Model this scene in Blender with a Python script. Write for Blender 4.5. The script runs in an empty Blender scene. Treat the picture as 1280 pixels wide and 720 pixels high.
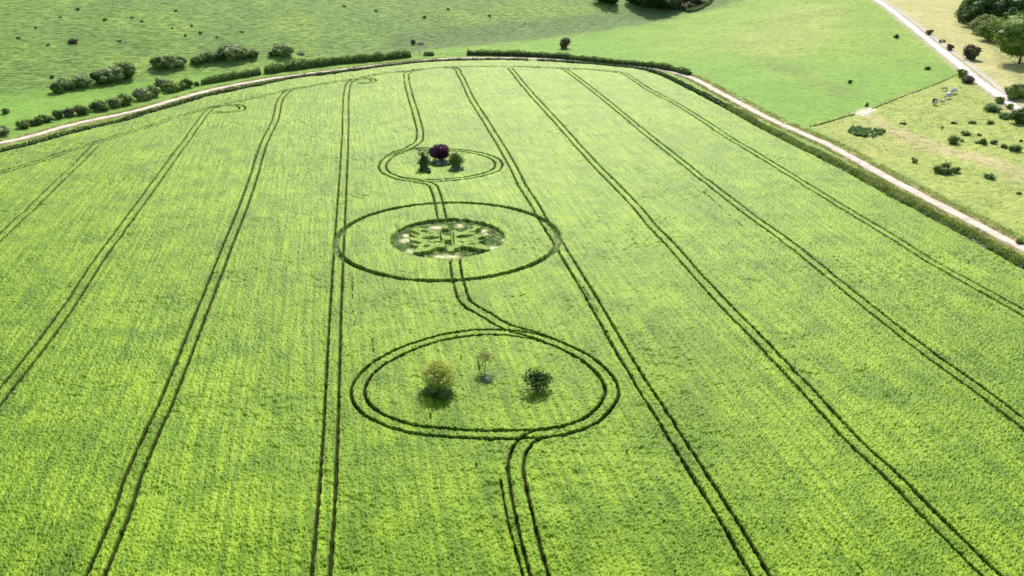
import bpy, math, random
import numpy as np
from math import radians as R
# ------------------------------------------------------------------ camera, light, exposure
F, HC, TH = 1099.0, 66.9, math.atan(480/1099.0)
CT, ST = math.cos(TH), math.sin(TH)
scn = bpy.context.scene
cam = bpy.data.cameras.new('camera'); camo = bpy.data.objects.new('camera', cam)
scn.collection.objects.link(camo); scn.camera = camo
camo.location = (0, 0, HC); camo.rotation_euler = (R(90)-TH, 0, 0)
cam.sensor_width = 36; cam.lens = F/1280*36; cam.clip_end = 20000; cam.clip_start = 0.5
scn.render.resolution_x, scn.render.resolution_y = 1024, 576
SUN_EL, SUN_AZ = 44, 5            # azimuth clockwise from +Y (the view direction)
w = bpy.data.worlds.new('World'); scn.world = w; w.use_nodes = True
nt = w.node_tree; bg = nt.nodes['Background']
sky = nt.nodes.new('ShaderNodeTexSky'); sky.sky_type = 'NISHITA'; sky.sun_disc = False
sky.sun_elevation = R(SUN_EL); sky.sun_rotation = R(SUN_AZ); sky.dust_density = 3.0; sky.air_density = 1.0; sky.ozone_density = 0.6
nt.links.new(sky.outputs[0], bg.inputs[0]); bg.inputs[1].default_value = 0.13
sl = bpy.data.lights.new('sun', 'SUN'); sl.energy = 4.2; sl.angle = R(1.2); sl.color = (1, 0.95, 0.84)
so = bpy.data.objects.new('sun', sl); scn.collection.objects.link(so)
so.rotation_euler = (R(90-SUN_EL), 0, R(180-SUN_AZ)); so.location = (60, 150, 300)
scn.view_settings.view_transform = 'Standard'; scn.view_settings.look = 'None'
scn.view_settings.exposure = 0.25; scn.view_settings.gamma = 1.0
C = scn.collection
rng = np.random.default_rng(7)

# ------------------------------------------------------------------ numpy noise, terrain, pixel -> ground
def _hash(ix, iy, s):
    h = (ix.astype(np.int64)*374761393 + iy.astype(np.int64)*668265263 + s*974634777) & 0xffffffff
    h = ((h ^ (h >> 13))*1274126177) & 0xffffffff
    return ((h ^ (h >> 16)) & 0xffffff).astype(np.float32)/np.float32(0xffffff)
def vnoise(x, y, s=0):
    ix = np.floor(x); iy = np.floor(y); fx = (x-ix).astype(np.float32); fy = (y-iy).astype(np.float32)
    ix = ix.astype(np.int64); iy = iy.astype(np.int64)
    fx = fx*fx*(3-2*fx); fy = fy*fy*(3-2*fy)
    a = _hash(ix, iy, s); b = _hash(ix+1, iy, s); c = _hash(ix, iy+1, s); d = _hash(ix+1, iy+1, s)
    return (a+(b-a)*fx)*(1-fy)+(c+(d-c)*fx)*fy
def fbm(x, y, s=0, o=4):
    r = 0; a = 1; t = 0
    for k in range(o):
        r = r+a*vnoise(x*2**k+k*13.7, y*2**k+k*7.3, s+k); t += a; a *= .55
    return r/t
def sstep(a, b, x):
    t = np.clip((x-a)/(b-a), 0, 1); return t*t*(3-2*t)
def softplus(x, k): return np.logaddexp(0, x/k)*k
def hilln(x, y): return (x+190)*(-.586)+(y-328)*.81
def terrain(x, y):
    x = np.asarray(x, float); y = np.asarray(y, float)
    n = hilln(x, y)-4
    hl = softplus(n, 7)*.36
    hl = 75*(1-np.exp(-hl/75))
    sp = 13*np.exp(-(((x-190)/75)**2+((y-600)/130)**2)/1.6)
    d = np.hypot(x-130, y-170)
    rp = 1.4*(fbm(x/38, y/38, 41, 2)-.5)*sstep(105, 135, x-.02*y)*sstep(330, 260, y)
    rm = sstep(0, 40, 186+(y-337)*.25-14-x)
    rp = rp+rm*4.5*(fbm(x/70, y/45, 43, 3)-.5)*sstep(30, 110, x)*sstep(385, 440, y)+rm*.9*(fbm(x/22, y/14, 44, 3)-.5)*sstep(60, 110, x)*sstep(330, 400, y)
    lift = 7*sstep(420, 900, y)*sstep(60, 260, x)
    return hl+sp+rp+lift
def ray(px, py):
    xc = (px-640)/F; yc = -(py-360)/F
    return np.array([xc, CT+yc*ST, -ST+yc*CT])
def flat(px, py, z=0.0):
    d = ray(px, py); t = (z-HC)/d[2]; return np.array([d[0]*t, d[1]*t])
def at(px, py, z=0.0):
    """point of the terrain seen at a pixel of the photograph"""
    d = ray(px, py); t = 60.0; o = np.array([0, 0, HC])
    for i in range(4000):
        p = o+d*t
        if p[2] <= terrain(p[0], p[1])+z: break
        t += 5.0
    a, b = t-5.0, t
    for i in range(14):
        m = (a+b)/2; p = o+d*m
        if p[2] <= terrain(p[0], p[1])+z: b = m
        else: a = m
    p = o+d*b
    return np.array([p[0], p[1]])
def pts(l, z=0.0): return np.array([at(a, b, z) for a, b in l])
def smooth_line(P, step=1.0, closed=False):
    P = np.asarray(P, float); n = len(P); out = []
    rngs = range(n if closed else n-1)
    for i in rngs:
        if closed: p0, p1, p2, p3 = P[(i-1) % n], P[i], P[(i+1) % n], P[(i+2) % n]
        else: p0, p1, p2, p3 = P[max(i-1, 0)], P[i], P[i+1], P[min(i+2, n-1)]
        # centripetal-ish: limit tangents
        L = np.linalg.norm(p2-p1); k = max(2, int(L/step))
        l0 = max(np.linalg.norm(p1-p0), 1e-3); l2 = max(np.linalg.norm(p3-p2), 1e-3)
        m1 = ((p2-p1)/max(L,1e-3)+(p1-p0)/l0)*.5*L if l0 > 1e-2 else (p2-p1)
        m2 = ((p2-p1)/max(L,1e-3)+(p3-p2)/l2)*.5*L if l2 > 1e-2 else (p2-p1)
        for t in np.arange(k)/k:
            t2, t3 = t*t, t*t*t
            out.append((2*t3-3*t2+1)*p1+(t3-2*t2+t)*m1+(-2*t3+3*t2)*p2+(t3-t2)*m2)
    out.append(P[0] if closed else P[-1])
    return np.array(out)
def offset(L, d, closed=False):
    T = np.gradient(L, axis=0)
    if closed: T[0] = T[-1] = L[1]-L[-2]
    # smooth tangents
    T /= np.maximum(np.linalg.norm(T, axis=1, keepdims=True), 1e-6)
    N = np.stack([T[:, 1], -T[:, 0]], 1)
    return L+N*d
def in_poly(x, y, P):
    ins = np.zeros(x.shape, bool); n = len(P)
    for i in range(n):
        x1, y1 = P[i]; x2, y2 = P[(i+1) % n]
        if y1 == y2: continue
        c = ((y1 > y) != (y2 > y)) & (x < (x2-x1)*(y-y1)/(y2-y1)+x1)
        ins ^= c
    return ins
def seg_dist(x, y, L, best=None):
    best = np.full(x.shape, 1e9) if best is None else best
    for (a, b) in zip(L[:-1], L[1:]):
        d = b-a; q = max(d@d, 1e-9)
        t = np.clip(((x-a[0])*d[0]+(y-a[1])*d[1])/q, 0, 1)
        best = np.minimum(best, np.hypot(x-a[0]-t*d[0], y-a[1]-t*d[1]))
    return best

# ------------------------------------------------------------------ object helpers
def tag(o, label=None, cat=None, group=None, kind=None):
    if label: o['label'] = label
    if cat: o['category'] = cat
    if group: o['group'] = group
    if kind: o['kind'] = kind
    return o
def mesh_obj(name, V, Fc, mat, parent=None, smooth=False, mats=None, midx=None):
    V = np.asarray(V, np.float32); me = bpy.data.meshes.new(name)
    if isinstance(Fc, np.ndarray):
        n, k = Fc.shape
        me.vertices.add(len(V)); me.vertices.foreach_set('co', V.ravel())
        me.loops.add(n*k); me.loops.foreach_set('vertex_index', Fc.astype(np.int32).ravel())
        me.polygons.add(n); me.polygons.foreach_set('loop_start', np.arange(0, n*k, k, dtype=np.int32))
        if smooth: me.polygons.foreach_set('use_smooth', np.ones(n, bool))
        me.update(calc_edges=True)
    else:
        me.from_pydata(V.tolist(), [], Fc)
        if smooth: me.polygons.foreach_set('use_smooth', np.ones(len(Fc), bool))
    if mats:
        for m in mats: me.materials.append(m)
        me.polygons.foreach_set('material_index', np.asarray(midx, np.int32))
    else: me.materials.append(mat)
    o = bpy.data.objects.new(name, me); C.objects.link(o)
    if parent: o.parent = parent
    return o
def empty(name, loc, label, cat, group=None):
    o = bpy.data.objects.new(name, None); C.objects.link(o); o.location = loc; o.empty_display_size = .5
    return tag(o, label, cat, group)
class MB:
    def __init__(s): s.V = []; s.F = []; s.M = []; s.n = 0; s.c = []
    def add(s, V, Fc, m=0):
        V = np.asarray(V, float); s.V.append(V); s.F += [tuple(int(i)+s.n for i in f) for f in Fc]; s.M += [m]*len(Fc); s.n += len(V)
    def box(s, c, sz, m=0, rz=0.0):
        v = np.array([[x, y, z] for x in (-.5, .5) for y in (-.5, .5) for z in (-.5, .5)])*np.array(sz)
        cr, sr = math.cos(rz), math.sin(rz)
        v = np.stack([v[:, 0]*cr-v[:, 1]*sr, v[:, 0]*sr+v[:, 1]*cr, v[:, 2]], 1)+np.array(c)
        s.add(v, [(0, 1, 3, 2), (4, 6, 7, 5), (0, 4, 5, 1), (2, 3, 7, 6), (0, 2, 6, 4), (1, 5, 7, 3)], m)
    def tube(s, P, r, k=7, m=0):
        P = np.asarray(P, float); n = len(P); r = np.broadcast_to(r, (n,)); V = []
        for i in range(n):
            t = P[min(i+1, n-1)]-P[max(i-1, 0)]; t = t/max(np.linalg.norm(t), 1e-6)
            a = np.cross(t, [0, 0, 1.0]) if abs(t[2]) < .9 else np.cross(t, [1.0, 0, 0]); a /= np.linalg.norm(a); b = np.cross(t, a)
            for j in range(k):
                q = 2*math.pi*j/k; V.append(P[i]+r[i]*(math.cos(q)*a+math.sin(q)*b))
        Fc = [(i*k+j, i*k+(j+1) % k, (i+1)*k+(j+1) % k, (i+1)*k+j) for i in range(n-1) for j in range(k)]
        Fc += [tuple(range(k))[::-1], tuple((n-1)*k+j for j in range(k))]
        s.add(V, Fc, m)
    def quads(s, V, m=0):      # V: n x 4 x 3
        n = len(V); s.V.append(V.reshape(-1, 3)); b = s.n+np.arange(n*4).reshape(n, 4)
        s.F += [tuple(q) for q in b.tolist()]; s.M += [m]*n; s.n += n*4
    def build(s, name, mat, parent=None, smooth=False):
        V = np.concatenate(s.V)
        if isinstance(mat, (list, tuple)): return mesh_obj(name, V, s.F, None, parent, smooth, mat, s.M)
        return mesh_obj(name, V, s.F, mat, parent, smooth)

# ------------------------------------------------------------------ materials
def new_mat(name):
    m = bpy.data.materials.new(name); m.use_nodes = True; t = m.node_tree
    return m, t, t.nodes['Principled BSDF']
def N(t, typ, **kw):
    n = t.nodes.new(typ)
    for k, v in kw.items():
        if k.startswith('i_'): n.inputs[k[2:].replace('_', ' ')].default_value = v
        else: setattr(n, k, v)
    return n
def noise_node(t, scale, detail=3, coord=None, rough=.55):
    n = N(t, 'ShaderNodeTexNoise'); n.inputs['Scale'].default_value = scale; n.inputs['Detail'].default_value = detail; n.inputs['Roughness'].default_value = rough
    if coord is not None: t.links.new(coord, n.inputs['Vector'])
    return n
def ramp(t, src, stops):
    r = N(t, 'ShaderNodeValToRGB'); e = r.color_ramp.elements
    while len(e) < len(stops): e.new(.5)
    for el, (p, c) in zip(e, stops): el.position = p; el.color = (*c, 1) if len(c) == 3 else c
    t.links.new(src, r.inputs[0]); return r
def mixc(t, fac, a, b, mode='MIX'):
    n = N(t, 'ShaderNodeMix', data_type='RGBA', blend_type=mode)
    for sock, v in ((n.inputs[0], fac), (n.inputs[6], a), (n.inputs[7], b)):
        if isinstance(v, (int, float)): sock.default_value = v
        elif isinstance(v, tuple): sock.default_value = (*v, 1)
        else: t.links.new(v, sock)
    return n.outputs[2]
def simple(name, col, rough=.8, var=.15, scale=6):
    m, t, b = new_mat(name); g = N(t, 'ShaderNodeNewGeometry')
    n = noise_node(t, scale, 3, g.outputs['Position'])
    r = ramp(t, n.outputs[0], [(.3, tuple(c*(1-var) for c in col)), (.7, tuple(min(1, c*(1+var)) for c in col))])
    t.links.new(r.outputs[0], b.inputs['Base Color']); b.inputs['Roughness'].default_value = rough
    b.inputs['Specular IOR Level'].default_value = .25
    return m
def leafmat(name, dark, light, trans=.35, scale=.9, spots=None):
    m, t, b = new_mat(name); g = N(t, 'ShaderNodeNewGeometry')
    ri = g.outputs['Random Per Island']
    n = noise_node(t, scale, 3, g.outputs['Position'])
    mix = N(t, 'ShaderNodeMath', operation='ADD'); t.links.new(n.outputs[0], mix.inputs[0])
    mul = N(t, 'ShaderNodeMath', operation='MULTIPLY_ADD'); t.links.new(ri, mul.inputs[0]); mul.inputs[1].default_value = .5; mul.inputs[2].default_value = -.25
    t.links.new(mul.outputs[0], mix.inputs[1])
    st = [(.3, dark), (.7, light)]
    if spots: st.append((.86, spots))
    r = ramp(t, mix.outputs[0], st)
    t.links.new(r.outputs[0], b.inputs['Base Color']); b.inputs['Roughness'].default_value = .6; b.inputs['Specular IOR Level'].default_value = .2
    tr = N(t, 'ShaderNodeBsdfTranslucent'); t.links.new(r.outputs[0], tr.inputs[0])
    ms = N(t, 'ShaderNodeMixShader'); ms.inputs[0].default_value = trans
    t.links.new(b.outputs[0], ms.inputs[1]); t.links.new(tr.outputs[0], ms.inputs[2])
    t.links.new(ms.outputs[0], t.nodes['Material Output'].inputs[0])
    return m

# crop canopy ---------------------------------------------------------------
YAW = R(11.2)
def make_crop_mat():
    m, t, b = new_mat('barley'); g = N(t, 'ShaderNodeNewGeometry'); P = g.outputs['Position']
    mp = N(t, 'ShaderNodeMapping'); mp.inputs['Rotation'].default_value = (0, 0, -YAW); t.links.new(P, mp.inputs[0])
    mp2 = N(t, 'ShaderNodeMapping'); mp2.inputs['Scale'].default_value = (1.0, .035, 0); t.links.new(mp.outputs[0], mp2.inputs[0])
    rows = noise_node(t, 1.5, 2, mp2.outputs[0], .5)
    big = noise_node(t, .03, 4, P, .6); mid = noise_node(t, .20, 2, P, .5); fine = noise_node(t, 6.5, 2, P, .7); pat = noise_node(t, .075, 5, P, .75)
    c1 = ramp(t, big.outputs[0], [(.35, (.104, .226, .004)), (.62, (.158, .300, .009))]).outputs[0]
    c2 = ramp(t, mid.outputs[0], [(.32, (.66, .76, .6)), (.5, (1, 1, 1)), (.70, (1.14, 1.08, 1.2))]).outputs[0]
    c3 = ramp(t, fine.outputs[0], [(.34, (.34, .44, .34)), (.5, (1, 1, 1)), (.66, (1.7, 1.5, 2.2))]).outputs[0]
    c4 = ramp(t, rows.outputs[0], [(.40, (.68, .77, .68)), (.60, (1.32, 1.20, 1.45))]).outputs[0]
    c5 = ramp(t, pat.outputs[0], [(.36, (.58, .70, .60)), (.47, (1, 1, 1)), (.64, (1.14, 1.07, 1.1))]).outputs[0]
    c = mixc(t, 1.0, c1, c2, 'MULTIPLY'); c = mixc(t, 1.0, c, c5, 'MULTIPLY'); c = mixc(t, 1.0, c, c3, 'MULTIPLY'); c = mixc(t, 1.0, c, c4, 'MULTIPLY')
    lf = noise_node(t, 1.1, 4, P, .7)
    laid = ramp(t, lf.outputs[0], [(.44, (.035, .078, .018)), (.55, (.085, .15, .035)), (.68, (.30, .36, .13))]).outputs[0]
    a1 = N(t, 'ShaderNodeAttribute', attribute_name='laid'); a2 = N(t, 'ShaderNodeAttribute', attribute_name='pale'); a3 = N(t, 'ShaderNodeAttribute', attribute_name='soil')
    laid = mixc(t, a2.outputs['Fac'], laid, (.58, .58, .33))
    c = mixc(t, a1.outputs['Fac'], c, laid)
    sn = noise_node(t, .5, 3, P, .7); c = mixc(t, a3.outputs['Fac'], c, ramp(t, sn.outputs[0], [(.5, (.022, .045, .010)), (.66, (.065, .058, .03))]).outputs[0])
    t.links.new(c, b.inputs['Base Color']); b.inputs['Roughness'].default_value = .62
    b.inputs['Specular Tint'].default_value = (.88, 1, .36, 1)
    sw = N(t, 'ShaderNodeMath', operation='MAXIMUM'); t.links.new(a1.outputs['Fac'], sw.inputs[0]); t.links.new(a3.outputs['Fac'], sw.inputs[1])
    sw2 = N(t, 'ShaderNodeMath', operation='MULTIPLY_ADD'); t.links.new(sw.outputs[0], sw2.inputs[0]); sw2.inputs[1].default_value = -.95; sw2.inputs[2].default_value = 1.0
    sp = N(t, 'ShaderNodeMath', operation='MULTIPLY'); sp.inputs[1].default_value = .35; t.links.new(sw2.outputs[0], sp.inputs[0]); t.links.new(sp.outputs[0], b.inputs['Specular IOR Level'])
    t.links.new(sw2.outputs[0], b.inputs['Sheen Weight']); b.inputs['Sheen Roughness'].default_value = .3; b.inputs['Sheen Tint'].default_value = (.84, 1, .28, 1)
    return m
M_CROP = make_crop_mat()

def make_ground_mat():
    m, t, b = new_mat('grassland'); g = N(t, 'ShaderNodeNewGeometry'); P = g.outputs['Position']
    ac = N(t, 'ShaderNodeAttribute', attribute_name='col'); ar = N(t, 'ShaderNodeAttribute', attribute_name='rgh')
    ang = math.atan2(201, 278)
    mp = N(t, 'ShaderNodeMapping'); mp.inputs['Rotation'].default_value = (0, 0, -ang); t.links.new(P, mp.inputs[0])
    mp2 = N(t, 'ShaderNodeMapping'); mp2.inputs['Scale'].default_value = (.19, 1.0, 0); t.links.new(mp.outputs[0], mp2.inputs[0])
    ter = noise_node(t, 1.0, 3, mp2.outputs[0], .6); ter.inputs['Distortion'].default_value = .3
    a = noise_node(t, .05, 4, P, .65); c_ = noise_node(t, .45, 4, P, .7); f = noise_node(t, 1.6, 2, P, .7)
    c = mixc(t, 1.0, ac.outputs['Color'], ramp(t, a.outputs[0], [(.3, (.78, .84, .78)), (.7, (1.2, 1.12, 1.15))]).outputs[0], 'MULTIPLY')
    c = mixc(t, 1.0, c, ramp(t, c_.outputs[0], [(.30, (.50, .62, .50)), (.5, (1, 1, 1)), (.70, (1.30, 1.18, 1.25))]).outputs[0], 'MULTIPLY')
    c = mixc(t, 1.0, c, ramp(t, f.outputs[0], [(.32, (.62, .72, .62)), (.5, (1, 1, 1)), (.68, (1.25, 1.16, 1.2))]).outputs[0], 'MULTIPLY')
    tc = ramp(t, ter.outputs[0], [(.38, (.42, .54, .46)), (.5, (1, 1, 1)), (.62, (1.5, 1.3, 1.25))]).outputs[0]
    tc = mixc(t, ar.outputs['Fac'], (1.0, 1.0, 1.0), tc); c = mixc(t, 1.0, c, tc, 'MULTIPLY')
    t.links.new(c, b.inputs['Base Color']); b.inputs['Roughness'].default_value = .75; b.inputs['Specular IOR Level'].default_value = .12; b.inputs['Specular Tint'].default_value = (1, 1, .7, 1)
    b.inputs['Sheen Weight'].default_value = .35; b.inputs['Sheen Roughness'].default_value = .4; b.inputs['Sheen Tint'].default_value = (.9, 1, .4, 1)
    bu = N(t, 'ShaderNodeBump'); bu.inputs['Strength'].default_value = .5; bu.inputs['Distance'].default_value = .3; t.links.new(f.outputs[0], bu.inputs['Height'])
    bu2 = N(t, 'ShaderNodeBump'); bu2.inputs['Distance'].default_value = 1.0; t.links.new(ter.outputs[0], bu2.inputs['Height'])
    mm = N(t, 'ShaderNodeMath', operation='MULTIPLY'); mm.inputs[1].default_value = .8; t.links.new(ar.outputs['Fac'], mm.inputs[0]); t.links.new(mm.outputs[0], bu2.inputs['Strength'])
    t.links.new(bu.outputs[0], bu2.inputs['Normal']); t.links.new(bu2.outputs[0], b.inputs['Normal'])
    return m
M_GROUND = make_ground_mat()
M_CHALK = simple('chalk_gravel', (.58, .52, .44), .9, .28, .35)
M_ROAD = simple('chalk_road', (.74, .68, .70), .9, .1, .6)
M_BARK = simple('bark', (.16, .12, .09), .9, .3, 3)
M_PALEBARK = simple('pale_bark', (.5, .45, .38), .9, .2, 3)
M_WOOD = simple('weathered_wood', (.24, .21, .17), .9, .2, 3)
M_WHITE = simple('white_rail', (.8, .74, .76), .8, .05, 3)
M_WIRE = simple('fence_wire', (.2, .2, .2), .6, .1, 3)
M_STONE = simple('chalk_stone', (.62, .6, .56), .9, .2, 1.5)
L_DARK = leafmat('leaf_dark', (0.052, 0.092, 0.032), (0.172, 0.265, 0.069))
L_WOOD = leafmat('leaf_wood', (.024, .058, .014), (.085, .16, .032), .3)
L_MID = leafmat('leaf_mid', (0.092, 0.172, 0.034), (0.299, 0.414, 0.092))
L_HEDGE = leafmat('leaf_hedge', (0.069, 0.125, 0.035), (0.250, 0.362, 0.088))
L_MAY = leafmat('leaf_hawthorn', (0.108, 0.156, 0.048), (0.408, 0.480, 0.204), spots=(.66, .62, .42))
L_YEL = leafmat('leaf_yellow', (.40, .48, .08), (.72, .76, .24), .4)
L_PURP = leafmat('leaf_purple', (.07, .02, .055), (.17, .05, .12), .15)
L_GREY = leafmat('leaf_grey', (.15, .19, .10), (.36, .42, .27))
L_BROWN = leafmat('leaf_brown', (.07, .07, .04), (.20, .18, .10), .2)
L_SCRUB = leafmat('leaf_scrub', (0.096, 0.192, 0.060), (0.240, 0.384, 0.132), scale=.6)
L_VERGE = leafmat('grass_blades', (.20, .28, .06), (.42, .46, .16), .4, .5)
L_BANK = leafmat('bank_weeds', (0.120, 0.204, 0.042), (0.384, 0.456, 0.096), .35, .5)
L_FLOWER = leafmat('umbel_flowers', (.6, .62, .55), (.8, .8, .78), .3, .5)
L_PINK = leafmat('leaf_pinkish', (.26, .32, .08), (.52, .55, .20), .4)

# ------------------------------------------------------------------ foliage
def leaves(pos, size, seed=0, flat_=0.0, aspect=.7):
    r = np.random.default_rng(seed); n = len(pos)
    a = r.normal(size=(n, 3)); a /= np.linalg.norm(a, axis=1, keepdims=True)
    b = r.normal(size=(n, 3)); b -= (a*b).sum(1, keepdims=True)*a; b /= np.linalg.norm(b, axis=1, keepdims=True)
    s = size*(.55+.9*r.random(n))[:, None]
    a = a*s*.5; b = b*s*.5*aspect
    return np.stack([pos-a, pos-b*1.0, pos+a, pos+b], 1)
def ico(sub=2):
    import bmesh
    bm = bmesh.new(); bmesh.ops.create_icosphere(bm, subdivisions=sub, radius=1)
    V = np.array([v.co[:] for v in bm.verts]); Fc = [tuple(v.index for v in f.verts) for f in bm.faces]; bm.free(); return V, Fc
ICO = ico(2)
def crown_mb(mb, w_, d_, h_, z0, nb, nl, ls, seed, core=.62, rough=.35, top=1.0, ground=False):
    """crown of nb leafy lobes inside an ellipsoid w_ x d_ x h_ whose bottom is at z0"""
    r = np.random.default_rng(seed); per = nl//nb; allp = []
    for i in range(nb):
        u = r.normal(size=3); u /= np.linalg.norm(u); u[2] = u[2]*.9
        k = r.random()**.5*(.72 if ground else .74)
        if ground: u[2] = abs(u[2])*.9
        c = np.array([u[0]*k*w_/2, u[1]*k*d_/2, z0+h_/2+u[2]*k*h_/2])
        if top < 1: 
            f = 1-(1-top)*max(0, (c[2]-z0)/h_); c[0] *= f; c[1] *= f
        rad = (.30+.22*r.random())*min(w_, d_, h_*1.2)/2*(1.5 if nb < 8 else 1.15)
        sc = np.array([rad*(1+.3*r.random()), rad*(1+.3*r.random()), rad*(.75+.3*r.random())])
        c[2] = max(c[2], z0+sc[2]*.55)
        if ground: c[2] = max(c[2], sc[2]*.2)
        V, Fc = ICO
        nz = 1+rough*(r.random(len(V))-.5)
        mb.add(V*nz[:, None]*sc*core+c, Fc)
        q = r.normal(size=(per, 3)); q /= np.linalg.norm(q, axis=1, keepdims=True)
        rr = (.72+.42*r.random(per)**1.3)[:, None]
        allp.append(c+q*rr*sc)
    if ground: mb.add(ICO[0]*np.array([w_*.27, d_*.27, (h_+z0)*.36])+np.array([0, 0, (h_+z0)*.22]), ICO[1])
    p = np.concatenate(allp); p = p[p[:, 2] > 0.02]
    mb.quads(leaves(p, ls, seed+1))
def bush(px, py, w_, h_, mat, label, seed, ls=.42, d_=None, group=None, cat='bush', name='bush', dens=1.0, loc=None, nb_=None):
    P = at(px, py) if loc is None else loc; z = float(terrain(P[0], P[1]))
    d_ = d_ or w_*.85
    mb = MB(); nb = nb_ or max(4, int(w_*d_*h_/8)+4); nb = min(nb, 140)
    nl = int(dens*(w_*d_+h_*(w_+d_)*1.4)/(ls*ls)*1.6); nl = max(nb*20, min(nl, 9000))
    crown_mb(mb, w_*1.25, d_*1.25, h_*1.55, -.5*h_, nb, nl, ls, seed, ground=True)
    o = mb.build(name, mat); o.location = (P[0], P[1], z); o.rotation_euler = (0, 0, 0)
    return tag(o, label, cat, group)
def tree(px, py, h_, w_, mat, label, seed, trunk_h=None, ls=.55, group=None, bark=None, name='tree', nb=None, nl=None, cat='tree', top=1.0, core=.62, limbs=True, lean=0, loc=None, tr=None, ground=False):
    P = at(px, py) if loc is None else loc; z = float(terrain(P[0], P[1]))
    root = empty(name, (P[0], P[1], z-.05), label, cat, group)
    th = trunk_h if trunk_h is not None else h_*.18
    r = np.random.default_rng(seed)
    mb = MB(); tr = tr or h_*.028
    mb.tube([(0, 0, -.3), (0, 0, th*.5), (.1, .05, th), (.15, .1, h_*.6)], [tr*1.4, tr, tr*.8, tr*.35], 8)
    for i in range(6):
        a = r.random()*6.28; zz = th+(h_-th)*(.05+.4*r.random()); L = w_*.36
        mb.tube([(0.05, 0, zz*.85), (math.cos(a)*L*.5, math.sin(a)*L*.5, zz+L*.3), (math.cos(a)*L, math.sin(a)*L, zz+L*.7)], [tr*.5, tr*.33, tr*.1], 5)
    mb.build('trunk', bark or M_BARK, root, True)
    mb = MB(); ch = h_-th; nb = nb or int(14+w_*1.6); nl = nl or int(min(16000, (w_*w_*3+ch*w_*3)/(ls*ls)*1.5))
    if ground: crown_mb(mb, w_*1.2, w_*1.2, h_*1.35, -.35*h_, nb, nl, ls, seed+9, core=core, top=top, ground=True)
    else: crown_mb(mb, w_, w_, ch, th, nb, nl, ls, seed+9, core=core, top=top)
    mb.build('crown', mat, root)
    return root
def hedge(L, rad, ht, mat, label, seed, ls=.4, per_m=34, name='hedge', cat='hedge', group=None, gaps=0.0, wob=.3):
    """a hedge along world polyline L (n x 2)"""
    r = np.random.default_rng(seed); seg = np.linalg.norm(np.diff(L, axis=0), axis=1); s = np.r_[0, np.cumsum(seg)]; tot = s[-1]
    n = int(tot*per_m); t = r.random(n)*tot
    x = np.interp(t, s, L[:, 0]); y = np.interp(t, s, L[:, 1])
    T = np.gradient(L, axis=0); T /= np.maximum(np.linalg.norm(T, axis=1, keepdims=True), 1e-6)
    tx = np.interp(t, s, T[:, 0]); ty = np.interp(t, s, T[:, 1])
    def prof(tt): 
        return (1-wob)+2*wob*fbm(tt/3.1, tt*0+seed, seed, 3)
    k = prof(t)
    if gaps > 0:
        kk = vnoise(t/9.0, t*0+3.3, seed+5); k = k*sstep(gaps-.12, gaps+.1, kk)
        sel = k > .15; t, x, y, tx, ty, k = [q[sel] for q in (t, x, y, tx, ty, k)]
    a = r.random(len(t))*math.pi*1.12-.06*math.pi; rr = (.78+.34*r.random(len(t))**1.4)
    off = np.cos(a)*rad*k*rr; zz = np.maximum(np.abs(np.sin(a))**.7*ht*k*rr, .05+.1*r.random(len(t)))
    px_ = x+ty*off; py_ = y-tx*off
    cx, cy = float(L[:, 0].mean()), float(L[:, 1].mean()); cz = float(terrain(cx, cy))
    p = np.stack([px_-cx, py_-cy, terrain(px_, py_)+zz-cz], 1)
    mb = MB(); mb.quads(leaves(p, ls, seed+2))
    # woody core
    m = max(3, int(tot/.9)); tt = np.linspace(0, tot, m); kx = prof(tt)*.74
    if gaps > 0: kx = kx*sstep(gaps-.12, gaps+.1, vnoise(tt/9.0, tt*0+3.3, seed+5))
    X = np.interp(tt, s, L[:, 0]); Y = np.interp(tt, s, L[:, 1]); TX = np.interp(tt, s, T[:, 0]); TY = np.interp(tt, s, T[:, 1])
    A = np.linspace(0, math.pi, 7); V = []
    for i in range(m):
        for q in A:
            kk = kx[i]*(.85+.3*r.random()); o_ = math.cos(q)*rad*kk; z_ = max(math.sin(q), 0)**.7*ht*kk-.1
            xx, yy = X[i]+TY[i]*o_, Y[i]-TX[i]*o_
            V.append((xx-cx, yy-cy, float(terrain(xx, yy))+z_-cz))
    Fc = [(i*7+j, i*7+j+1, (i+1)*7+j+1, (i+1)*7+j) for i in range(m-1) for j in range(6)]
    Fc += [tuple(range(7)), tuple((m-1)*7+j for j in range(7))[::-1]]
    mb.add(V, Fc)
    o = mb.build(name, mat); o.location = (cx, cy, cz)
    return tag(o, label, cat, group)
def blades(P, ht, mat, name, label, cat, seed, wd=.12, kind='stuff', spread=.25):
    r = np.random.default_rng(seed); n = len(P)
    a = r.random(n)*6.28; h = ht*(.5+.8*r.random(n)); l = r.normal(size=(n, 2))*spread*h[:, None]
    z = terrain(P[:, 0], P[:, 1]); dx = np.cos(a)*wd*.5; dy = np.sin(a)*wd*.5
    V = np.stack([np.stack([P[:, 0]-dx, P[:, 1]-dy, z-.03], 1), np.stack([P[:, 0]+dx, P[:, 1]+dy, z-.03], 1),
                  np.stack([P[:, 0]+dx*.5+l[:, 0], P[:, 1]+dy*.5+l[:, 1], z+h], 1), np.stack([P[:, 0]-dx*.5+l[:, 0], P[:, 1]-dy*.5+l[:, 1], z+h], 1)], 1)
    o = mesh_obj(name, V.reshape(-1, 3), np.arange(n*4).reshape(n, 4), mat)
    return tag(o, label, cat, None, kind)

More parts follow.
